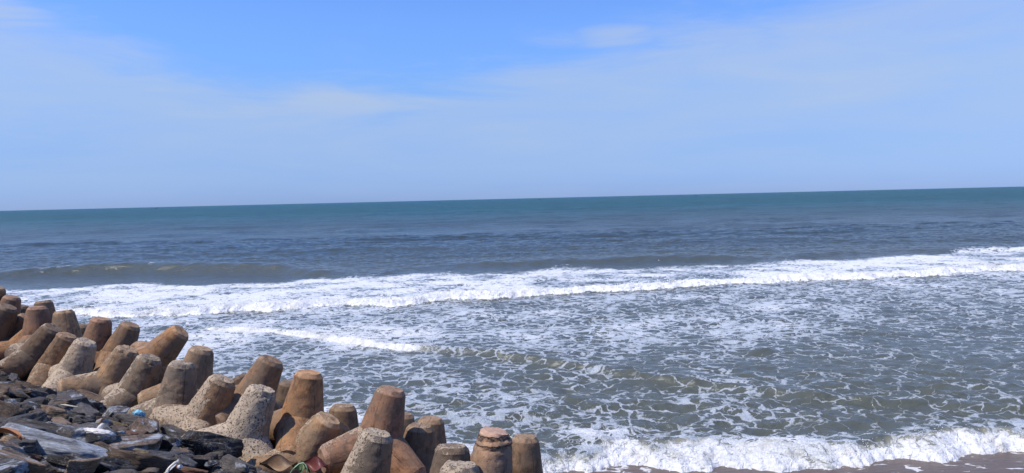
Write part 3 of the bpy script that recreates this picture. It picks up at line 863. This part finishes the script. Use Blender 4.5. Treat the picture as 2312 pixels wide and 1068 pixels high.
def m_rock(t):
    info = t.n('ShaderNodeObjectInfo')
    oc = t.n('ShaderNodeTexCoord').outputs['Object']
    rnd = t.n('ShaderNodeVectorMath', {0: (23.0, 11.0, 41.0), 'Scale': info.outputs['Random']}, operation='SCALE').outputs[0]
    p = t.n('ShaderNodeVectorMath', {0: oc, 1: rnd}, operation='ADD').outputs[0]
    base = info.outputs['Color']
    a = t.noise(p, 3.5, 5, 0.65)
    col = t.mix(t.ss(a, 0.3, 0.7), t.mix(1.0, base, (0.55, 0.55, 0.58), 'MULTIPLY'), t.mix(1.0, base, (1.5, 1.45, 1.4), 'MULTIPLY'))
    lay = t.noise(t.vscale(p, (3, 4, 15)), 1.0, 6, 0.7, 1.2)
    col = t.mix(t.ss(lay, 0.52, 0.72, 0, 0.55), col, t.mix(1.0, base, (2.4, 2.3, 2.2), 'MULTIPLY'))
    # pale mineral veins and smears
    vn = t.noise(p, 4.0, 6, 0.6, 1.6)
    vein = t.ss(t.m('ABSOLUTE', t.m('SUBTRACT', vn, 0.5)), 0.006, 0.022, 1, 0)
    vein = t.m('MULTIPLY', vein, t.ss(t.noise(p, 2.2, 2), 0.48, 0.62))
    col = t.mix(t.m('MULTIPLY', vein, 0.7), col, (0.34, 0.31, 0.27))
    # alpha: share of the stone covered by its white mineral face
    wn = t.noise(t.vscale(p, (1.2, 2.6, 2)), 1.9, 5, 0.6)
    wmask = t.ss(t.m('ADD', wn, t.m('MULTIPLY', info.outputs['Alpha'], 0.5)), 0.66, 0.76)
    str_ = t.noise(t.vscale(p, (3, 16, 10)), 1.6, 4, 0.6)
    col = t.mix(t.m('MULTIPLY', wmask, t.ss(str_, 0.36, 0.62, 0.45, 1)), col, (0.48, 0.51, 0.56))
    rust = t.noise(p, 1.6, 4)
    col = t.mix(t.ss(rust, 0.60, 0.74, 0, 0.5), col, (0.14, 0.075, 0.035))
    fine = t.noise(p, 34, 4, 0.7)
    hgt = t.m('ADD', t.m('MULTIPLY', lay, 0.7), t.m('MULTIPLY', fine, 0.30))
    hgt = t.m('ADD', hgt, t.m('MULTIPLY', a, 0.6))
    bump = t.n('ShaderNodeBump', {'Height': hgt, 'Strength': 1.0, 'Distance': 0.09}).outputs[0]
    bs = t.n('ShaderNodeBsdfPrincipled', {'Base Color': col, 'Roughness': t.fmix(fine, 0.5, 0.85), 'Normal': bump, 'Specular IOR Level': 0.35})
    t.n('ShaderNodeOutputMaterial', {'Surface': bs.outputs[0]})


M_ROCK = mat('slate', m_rock)
ROCKS = []
for s in range(18):
    v_, f_ = rock_verts(100 + s, flat=[0.55, 0.72, 0.95][s % 3])
    me_ = np_mesh('slab', v_, f_, smooth=False)
    me_.materials.append(M_ROCK)
    ROCKS.append(me_)

SLOPE_N = Vector((0.352 * NX, 0.352 * NY, 1)).normalized()
SLOPE_Q = Vector((0, 0, 1)).rotation_difference(SLOPE_N)
BLACK, SLATE, BROWNR, TANR, RUST = (0.045, 0.041, 0.040), (0.095, 0.085, 0.078), (0.130, 0.090, 0.062), (0.24, 0.165, 0.105), (0.18, 0.085, 0.045)
KIND = {BLACK: 'black', SLATE: 'grey', BROWNR: 'brown', TANR: 'tan', RUST: 'rusty'}
LAND = [('the blue plastic bag', 314, 934), ('the white plastic bag', 226, 972), ('the long stone with a white face', 120, 1012), ('the cream wood chip', 156, 916),
        ('the white feather', 388, 1050), ('the yellow stone', 318, 1021), ('the orange husk', 14, 986), ('the pink scrap', 8, 792),
        ('the foot of the palest pitted tetrapod', 545, 1035), ('the foot of the whitish tetrapod', 115, 858), ('the foot of the pinkish brown tetrapod', 225, 880),
        ('the foot of the white ridged tetrapod', 330, 950), ('the wilted yellow leaf', 500, 1000), ('the bottom left corner', 0, 1068), ('the middle of the left edge', 0, 880)]


def slope_hit(px, py, lift=0.0):
    """where the sight line meets the stone slope"""
    d = ray(px, py)
    n_o = 0.0
    # plane: z + .352 n + .012 (s+10) = CAM_Z-1.66+lift
    def val(P):
        n = P.x * NX + P.y * NY
        s = P.x * NY - P.y * NX
        return P.z + 0.352 * n + 0.012 * (s + 10) - (CAM_Z - 1.66 + lift)
    a, b = val(CAM), val(CAM + d)
    k = -a / (b - a)
    return CAM + d * k


def put_rock(px, py, size, colour, white=0.0, mesh=None, rz=None, tilt=0.22, sx=1, sy=1, sz=1, lift=0.0):
    P = slope_hit(px, py, lift)
    return rock_at(P, size, colour, white, mesh, rz, tilt, (sx, sy, sz))


def rock_at(P, size, colour, white=0.0, mesh=None, rz=None, tilt=0.22, sc=(1, 1, 1)):
    o = link('rock', mesh or random.choice(ROCKS))
    o.location = P
    o.rotation_mode = 'QUATERNION'
    q = SLOPE_Q @ Matrix.Rotation(random.uniform(-tilt, tilt), 3, 'X').to_quaternion() @ Matrix.Rotation(random.uniform(-tilt, tilt), 3, 'Y').to_quaternion() @ Matrix.Rotation(random.uniform(0, 6.28) if rz is None else rz, 3, 'Z').to_quaternion()
    o.rotation_quaternion = q
    o.scale = (size * sc[0], size * sc[1], size * sc[2])
    f = random.uniform(0.8, 1.25)
    o.color = (colour[0] * f, colour[1] * f, colour[2] * f, white)
    return o


def apron(n):
    return 0.5 * float(sstep(np.array(n), 5.9, 7.2))


def build_rocks():
    G = 'stones of the rubble slope'
    special = [
        (125, 1014, 1.25, SLATE, 0.85, 0.12, (1, 0.72, 0.8), 'long stone with a bluish white streaked face, largest pale one at lower left'),
        (92, 972, 0.95, SLATE, 0.15, 0.25, (1, 0.6, 0.5), 'wide flat grey slab with fine grooves above the long white faced stone'),
        (30, 1058, 0.80, TANR, 0.2, 0.1, (1, 0.6, 0.7), 'smooth tan boulder in the bottom left corner'),
        (38, 1030, 0.42, RUST, 0.1, 0.3, (1, 0.6, 0.6), 'orange stained stone above the smooth tan boulder'),
        (5, 1046, 0.36, SLATE, 1.0, 0.1, (1, 0.6, 0.6), 'small white stone at the left edge beside the orange stained one'),
        (205, 1054, 0.82, BLACK, 0.1, 0.2, (1, 0.6, 0.6), 'dark blue layered stone at the bottom, right of the tan boulder'),
        (330, 1000, 1.10, BLACK, 0.05, 0.35, (1, 0.45, 0.55), 'long dark blue slab with a brown underside, above the yellow stone'),
        (318, 1021, 0.22, (0.36, 0.29, 0.17), 0.0, 0.2, (1, 0.8, 0.8), 'small yellow stone under the long dark blue slab'),
        (318, 1050, 0.95, BROWNR, 0.1, 0.2, (1, 0.5, 0.6), 'brown stone with white veins along the bottom, left of the feather'),
        (235, 975, 0.9, TANR, 0.0, -0.4, (0.9, 0.5, 0.4), 'flat speckled brown slab under the white plastic bag'),
        (465, 1005, 1.0, BLACK, 0.12, 0.7, (1, 0.7, 0.8), 'big dark crumpled boulder with pale streaks beside the palest tetrapod'),
        (440, 1045, 0.45, BLACK, 0.0, 0.9, (1, 0.35, 0.5), 'pointed dark blue shard leaning beside the white feather'),
        (420, 1064, 0.55, RUST, 0.1, 0.1, (1, 0.6, 0.5), 'reddish brown stone at the bottom edge under the feather'),
        (300, 950, 0.75, SLATE, 0.05, 0.1, (1, 0.6, 0.6), 'greenish grey block right below the blue plastic bag'),
        (178, 868, 0.60, SLATE, 0.05, 0.15, (1, 0.55, 0.6), 'grey block resting against the pinkish brown tetrapod'),
        (255, 958, 0.5, (0.24, 0.17, 0.08), 0.0, 0.15, (1, 0.4, 0.4), 'straw coloured ribbed stone behind the white plastic bag'),
        (105, 920, 0.55, (0.24, 0.17, 0.11), 0.0, -0.25, (1, 0.3, 0.35), 'long narrow tan stone left of the cream wood chip'),
        (15, 915, 0.6, SLATE, 0.35, 0.2, (1, 0.7, 0.7), 'blue grey boulder on the left edge level with the wood chip'),
        (10, 775, 0.85, BLACK, 0.0, 0.2, (1, 0.7, 0.8), 'dark stone at the top of the slope by the pink scrap'),
        (60, 872, 0.75, BROWNR, 0.1, -0.35, (1, 0.4, 0.4), 'long brown stone below the whitish tetrapod foot'),
        (210, 900, 0.9, BROWNR, 0.05, -0.45, (1, 0.5, 0.5), 'long sloping brown slab below the grey block'),
        (138, 968, 0.50, SLATE, 0.55, 0.3, (1, 0.7, 0.9), 'pale edged block standing just above the long white faced stone'),
        (290, 1030, 0.35, BLACK, 0.3, 0.9, (1, 0.8, 1), 'small black stone with a white vein left of the yellow stone'),
        (395, 975, 0.8, SLATE, 0.1, -0.4, (1, 0.6, 0.6), 'grey brown boulder under the speckled tetrapod leg'),
        (540, 1062, 0.85, SLATE, 0.15, -0.4, (1, 0.6, 0.6), 'dark veined boulder at the bottom below the palest tetrapod'),
    ]
    taken = []
    for (x, y, s, c, wh, rz, sc, lab) in special:
        s = s * 0.86
        o = put_rock(x, y, s, c, wh, rz=rz, tilt=0.08, sx=sc[0], sy=sc[1], sz=sc[2], lift=0.10)
        tag(o, lab, 'rock', G)
        taken.append((x, y, s))
    placed = []
    pts = []
    g = random.Random(5)
    for tries in range(9000):
        n = g.uniform(1.2, 9.2)
        s = g.uniform(-30, -6)
        x, y = n * NX + s * NY, n * NY - s * NX
        z = CAM_Z - 1.66 - 0.352 * n - 0.012 * (s + 10) - apron(n)
        if y < 1: continue
        u, v, dep = project((x, y, z))
        if not (-60 < u < 640 and 740 < v < 1120): continue
        if v < float(np.interp(u, [-60, 0, 60, 100, 160, 215, 270, 335, 355, 430, 500, 560, 640], [770, 800, 852, 868, 880, 900, 935, 968, 995, 1020, 1045, 1072, 1100])) + 6: continue
        size = g.choice([0.26, 0.32, 0.40, 0.50, 0.62, 0.78])
        if any(math.hypot(x - a, y - b) < 0.33 * (size + c) for a, b, c in pts): continue
        pts.append((x, y, size))
        placed.append((u, v, dep, Vector((x, y, z)), size))
    placed.sort(key=lambda r: r[2] / r[4])
    placed = placed[:278]
    counts = {}
    items = []
    for (u, v, dep, P, size) in placed:
        c = g.choices([BLACK, SLATE, BROWNR, TANR, RUST], [0.28, 0.27, 0.34, 0.08, 0.03])[0]
        o = rock_at(P + Vector((0, 0, g.uniform(-0.08, 0.10))), size, c, g.choice([0, 0, 0, 0.1, 0.2, 0.35]), tilt=0.32)
        lm = min(LAND, key=lambda l: math.hypot(l[1] - u, l[2] - v))
        dx, dy = u - lm[1], v - lm[2]
        if abs(dx) > abs(dy) * 1.5: dr = 'right of' if dx > 0 else 'left of'
        elif abs(dy) > abs(dx) * 1.5: dr = 'below' if dy > 0 else 'above'
        else: dr = ('below and right of' if dy > 0 else 'above and right of') if dx > 0 else ('below and left of' if dy > 0 else 'above and left of')
        items.append((KIND[c], dr, lm[0], math.hypot(dx, dy), o))
    groups = {}
    for it in items: groups.setdefault(it[:3], []).append(it)
    words = ['nearest', 'second', 'third', 'fourth', 'fifth', 'sixth', 'seventh', 'eighth', 'ninth', 'tenth', 'eleventh', 'twelfth']
    for (k, dr, lm), its in groups.items():
        its.sort(key=lambda r: r[3])
        for i, it in enumerate(its):
            if len(its) == 1: lab = 'angular %s stone %s %s' % (k, dr, lm)
            else: lab = '%s %s stone %s %s, counting outwards' % (words[min(i, 11)], k, dr, lm)
            tag(it[4], lab, 'rock', G)
    # small broken stones packed in the gaps, and the rest of the slope outside the picture
    V, Fc, off = [], [], 0
    variants = [rock_verts(300 + i, 0.55, ICO3 if False else ico(2), 9) for i in range(8)]
    g2 = np.random.default_rng(8)
    for i in range(5200):
        n, s = g2.uniform(0.2, 12.5), g2.uniform(-34, 4)
        if i > 4200:
            sz = g2.uniform(0.3, 0.6); n = g2.uniform(-0.5, 9); s = g2.uniform(-36, 8)
            x, y = n * NX + s * NY, n * NY - s * NX
            if y > 0.5:
                u, v, _ = project((x, y, 2.5))
                if -60 < u < 700 and v < 1120: continue
        else:
            sz = g2.uniform(0.09, 0.34)
        x, y = n * NX + s * NY, n * NY - s * NX
        z = CAM_Z - 1.66 - 0.352 * n - 0.012 * (s + 10) - 0.05 + g2.uniform(-0.04, 0.06) - apron(n)
        v, f = variants[g2.integers(8)]
        a = g2.uniform(0, 6.28); ca, sa = math.cos(a), math.sin(a)
        q = v * sz
        q = np.stack([q[:, 0] * ca - q[:, 1] * sa, q[:, 0] * sa + q[:, 1] * ca, q[:, 2] * 1.3 - (0.352 * NX * q[:, 0] + 0.352 * NY * q[:, 1])], -1) + np.array([x, y, z])
        V.append(q); Fc.append(f + off); off += len(v)
    me = np_mesh('rubble', np.concatenate(V), np.concatenate(Fc), smooth=False)
    o = link('rubble', me, M_ROCK)
    o.color = (0.085, 0.070, 0.058, 0.1)
    tag(o, 'small dark broken stones filling the gaps of the slope', 'rubble', kind='stuff')


build_rocks()

# ------------------------------------------------------------------ litter on the stones
def simple_mat(name, col, rough=0.6, trans=0.0, var=0.25, scale=20):
    def b(t):
        p = t.n('ShaderNodeTexCoord').outputs['Object']
        n = t.noise(p, scale, 4)
        c = t.mix(n, tuple(x * (1 - var) for x in col), tuple(min(1, x * (1 + var)) for x in col))
        bmp = t.n('ShaderNodeBump', {'Height': n, 'Strength': 0.4, 'Distance': 0.01}).outputs[0]
        bs = t.n('ShaderNodeBsdfPrincipled', {'Base Color': c, 'Roughness': rough, 'Normal': bmp, 'Transmission Weight': trans})
        t.n('ShaderNodeOutputMaterial', {'Surface': bs.outputs[0]})
    return mat(name, b)


def crumple(name, seed, r, sq=(1, 1, 1), amp=0.35, spikes=2.2):
    v, f = ico(4)
    n = fbm(v[:, 0] * spikes + seed, v[:, 1] * spikes, v[:, 2] * spikes, octv=4, seed=seed)
    n = 1 + amp * (np.abs(n) * 2 - 0.8)
    P = v * n[:, None] * r * np.array(sq)[None, :]
    return np_mesh(name, P, f, smooth=True)


def sheet(name, L, W, nx, ny, fn, thick=0.004):
    u = np.linspace(-0.5, 0.5, nx); v = np.linspace(-0.5, 0.5, ny)
    U, V = np.meshgrid(u, v)
    X, Y, Z = fn(U, V)
    top = np.stack([X * L, Y * W, Z], -1).reshape(-1, 3)
    bot = top - np.array([0, 0, thick])
    n = len(top)
    f = grid_faces(ny, nx)
    fb = f[:, ::-1] + n
    ring = list(range(nx)) + [r * nx + nx - 1 for r in range(1, ny)] + list(range(ny * nx - 2, (ny - 1) * nx - 1, -1)) + [r * nx for r in range(ny - 2, 0, -1)]
    side = [[ring[i], ring[(i + 1) % len(ring)], ring[(i + 1) % len(ring)] + n, ring[i] + n] for i in range(len(ring))]
    return np_mesh(name, np.concatenate([top, bot]), np.concatenate([f, fb, np.array(side)]))


def place(o, px, py, lift, rz=0.0, tilt=(0, 0)):
    o.location = slope_hit(px, py, lift)
    o.rotation_mode = 'QUATERNION'
    o.rotation_quaternion = SLOPE_Q @ Matrix.Rotation(tilt[0], 3, 'X').to_quaternion() @ Matrix.Rotation(tilt[1], 3, 'Y').to_quaternion() @ Matrix.Rotation(rz, 3, 'Z').to_quaternion()
    return o


def tube_mesh(name, pts, r, seg=7):
    V, Fc = [], []
    for i, p in enumerate(pts):
        a = Vector(pts[max(0, i - 1)]); b = Vector(pts[min(len(pts) - 1, i + 1)])
        d = (b - a).normalized()
        s = d.orthogonal().normalized(); u = d.cross(s)
        rr = r * (0.4 if i in (0, len(pts) - 1) else 1)
        for k in range(seg):
            an = 2 * math.pi * k / seg
            V.append(Vector(p) + (s * math.cos(an) + u * math.sin(an)) * rr)
    for i in range(len(pts) - 1):
        for k in range(seg):
            Fc.append([i * seg + k, i * seg + (k + 1) % seg, (i + 1) * seg + (k + 1) % seg, (i + 1) * seg + k])
    return np_mesh(name, [v[:] for v in V], Fc)


def build_litter():
    # blue bag
    o = link('plastic_bag', crumple('plastic_bag', 3, 0.085, (1.2, 0.9, 0.65), 0.34, 3.2), simple_mat('blue_plastic', (0.18, 0.42, 0.58), 0.45))
    place(o, 314, 934, 0.20); tag(o, 'crumpled light blue plastic bag lying on a grey block', 'bag')
    # white bag with its knotted top
    r = empty('plastic_bag'); place(r, 226, 976, 0.28)
    mw = simple_mat('white_plastic', (0.66, 0.62, 0.58), 0.4, var=0.12)
    b = link('bag_body', crumple('bag_body', 6, 0.13, (1.5, 0.9, 0.32), 0.16, 4.0), mw, r)
    k = link('bag_knot', crumple('bag_knot', 8, 0.04, (0.7, 0.7, 1.5), 0.15, 4.0), mw, r); k.location = (-0.03, 0.03, 0.06); k.rotation_euler = (0, 0.5, 0)
    tag(r, 'small white plastic bag with a knotted top on the flat brown slab', 'bag')
    # pink scrap
    o = link('plastic_scrap', crumple('plastic_scrap', 9, 0.10, (1.2, 0.7, 0.7), 0.5), simple_mat('pink_plastic', (0.55, 0.17, 0.16), 0.5))
    place(o, 8, 792, 0.40); tag(o, 'pink plastic scrap on the stones at the left edge', 'litter')
    # cream wood chip
    v, f = rock_verts(77, 0.35, ICO3, 10)
    me = np_mesh('wood_chip', v * np.array([0.22, 0.09, 0.10]), f, smooth=False)
    o = link('wood_chip', me, simple_mat('bleached_wood', (0.62, 0.55, 0.42), 0.8)); place(o, 156, 916, 0.24, 0.25)
    tag(o, 'cream coloured chip of bleached wood on dark stones', 'wood chip')
    # orange husk: three long fibrous leaves
    r = empty('palm_husk'); place(r, 14, 988, 0.30)
    mh = simple_mat('dry_husk', (0.30, 0.12, 0.05), 0.7, var=0.5, scale=40)
    for i, (dy, a) in enumerate(((0, 0.1), (0.035, -0.12), (-0.04, 0.02))):
        me = sheet('husk_blade', 0.34, 0.07, 24, 7, lambda U, V: (U, V * (1 - (2 * U) ** 2 * 0.85) + 0, 0.05 - 0.20 * U ** 2 + 0.9 * V ** 2 * 0.12))
        b = link('husk_blade', me, mh, r); b.location = (0, dy, 0.012 * i); b.rotation_euler = (0, 0, a - 0.15)
    tag(r, 'orange brown dried palm husk on the stones at the left edge', 'husk')
    # feather: shaft and vane
    r = empty('feather'); place(r, 388, 1054, 0.30, 1.25, (0.9, 0))
    me = sheet('feather_vane', 0.21, 0.045, 40, 9, lambda U, V: (U, V * np.sqrt(np.clip(1 - (2 * U) ** 2, 0.01, 1)) + 0.25 * U ** 2, 0.02 * (1 - 4 * U ** 2) - 0.04 * V ** 2 + 0.0015 * np.sin(U * 260)))
    link('vane', me, simple_mat('feather_white', (0.75, 0.70, 0.62), 0.8, var=0.15, scale=60), r)
    link('shaft', tube_mesh('shaft', [(x, 0.011 * (2 * x / 0.21) ** 2 * 0.0, 0.024 - 0.5 * x * x) for x in np.linspace(-0.13, 0.1, 12)], 0.003), simple_mat('quill', (0.45, 0.36, 0.28), 0.5), r)
    tag(r, 'single curved white feather stuck upright between dark stones', 'feather')
    # small white bottle cap
    bm = bmesh.new()
    bmesh.ops.create_cone(bm, cap_ends=True, segments=24, radius1=0.024, radius2=0.022, depth=0.03)
    bmesh.ops.bevel(bm, geom=[e for e in bm.edges if abs(e.verts[0].co.z - e.verts[1].co.z) < 1e-5 and e.verts[0].co.z > 0], offset=0.004, segments=2)
    me = bpy.data.meshes.new('bottle_cap'); bm.to_mesh(me); bm.free()
    o = link('bottle_cap', me, simple_mat('cap_white', (0.6, 0.6, 0.62), 0.35, var=0.05)); place(o, 407, 1054, 0.36, 0, (0.5, 0.9))
    tag(o, 'tiny white bottle cap right of the feather', 'bottle cap')
    # wilted leaf
    me = sheet('leaf', 0.30, 0.17, 26, 13, lambda U, V: (U, V * np.sqrt(np.clip(1 - (2 * U) ** 2, 0.005, 1)), 0.05 * np.sin(U * 9 + V * 3) + 0.25 * V ** 2 + 0.03 * np.abs(V)))
    o = link('leaf', me, simple_mat('leaf_yellow', (0.38, 0.34, 0.13), 0.6, var=0.45, scale=12)); place(o, 507, 992, 0.16, -0.3, (-0.5, 0.2))
    tag(o, 'wilted yellow green leaf against the palest tetrapod', 'leaf')
    # dead leaves and a green cord near the bottom
    md = [simple_mat('leaf_maroon', (0.13, 0.035, 0.03), 0.5, var=0.4), simple_mat('leaf_brown', (0.20, 0.12, 0.065), 0.6, var=0.4), simple_mat('leaf_green', (0.10, 0.15, 0.075), 0.6, var=0.6, scale=14)]
    spec = [(712, 1052, 0, 0.46, -0.25, 'dark red dead leaf lying right of the green cord'),
            (628, 1052, 1, 0.55, 0.25, 'large curled brown dead leaf at the bottom, left of the green cord'),
            (682, 1058, 2, 0.30, -0.5, 'mottled green leaf lying under the green cord')]
    for (x, y, m, L, rz, lab) in spec:
        me = sheet('dead_leaf', L, L * 0.42, 26, 13, lambda U, V: (U, V * np.sqrt(np.clip(1 - (2 * U) ** 2, 0.005, 1)), 0.06 * np.sin(U * 8 + V * 4) + 0.5 * V ** 2 * L))
        o = link('dead_leaf', me, md[m])
        o.location = at_depth(x, y, 11.6); o.rotation_euler = (0.5, 0.15, rz)
        tag(o, lab, 'leaf')
    pts = [at_depth(x, y, 11.35) for x, y in ((655, 1069), (661, 1060), (668, 1053), (676, 1047), (684, 1045), (690, 1049), (694, 1058), (692, 1068))]
    o = link('cord', tube_mesh('cord', pts, 0.009), simple_mat('green_cord', (0.30, 0.48, 0.30), 0.6)); tag(o, 'thin pale green cord looped over the dead leaves', 'cord')


build_litter()

# ------------------------------------------------------------------ fishing boats on the horizon
def hull_mesh(L):
    nx, ns = 14, 9
    V = []
    for i in range(nx):
        s = i / (nx - 1)
        w_ = 0.16 * L * math.sin(math.pi * min(0.97, 0.12 + 0.85 * s)) ** 0.6 * (1 - 0.9 * s ** 5)
        top = 0.10 * L + 0.07 * L * s ** 3
        for j in range(ns):
            a = math.pi * j / (ns - 1)
            V.append(((s - 0.5) * L, -w_ * math.cos(a), top - (top + 0.05 * L) * math.sin(a) ** 0.7))
    Fc = grid_faces(nx, ns).tolist()
    Fc += [[i * ns, (i + 1) * ns, (i + 1) * ns + ns - 1, i * ns + ns - 1] for i in range(nx - 1)]
    return np_mesh('hull', V, Fc, smooth=False)


def build_boats():
    mh, mc = simple_mat('boat_paint', (0.05, 0.07, 0.10), 0.5, scale=1), simple_mat('cabin_paint', (0.35, 0.35, 0.36), 0.5, scale=1)
    for (px, dist, L, lab) in ((352, 3300, 12, 'tiny dark fishing boat on the horizon, leftmost of the three'),
                               (1218, 3000, 13, 'tiny dark fishing boat on the horizon, middle of the three'),
                               (1572, 3300, 11, 'tiny dark fishing boat on the horizon, rightmost of the three')):
        hy = 476 - 55 * px / PW
        d = ray(px, hy); d.z = 0
        P = d.normalized() * dist
        r = empty('fishing_boat', (P.x, P.y, 0)); r.rotation_euler = (0, 0, random.uniform(-0.4, 0.4))
        tag(r, lab, 'boat', 'fishing boats on the horizon')
        link('hull', hull_mesh(L), mh, r)
        bm = bmesh.new(); bmesh.ops.create_cube(bm, size=1)
        bmesh.ops.scale(bm, vec=(L * 0.2, L * 0.16, L * 0.12), verts=bm.verts)
        bmesh.ops.bevel(bm, geom=bm.edges[:], offset=0.15, segments=1)
        me = bpy.data.meshes.new('cabin'); bm.to_mesh(me); bm.free()
        c = link('cabin', me, mc, r); c.location = (-L * 0.15, 0, L * 0.17)
        link('mast', tube_mesh('mast', [(0.08 * L, 0, 0.08 * L), (0.08 * L, 0, 0.38 * L)], 0.18), mh, r)


build_boats()
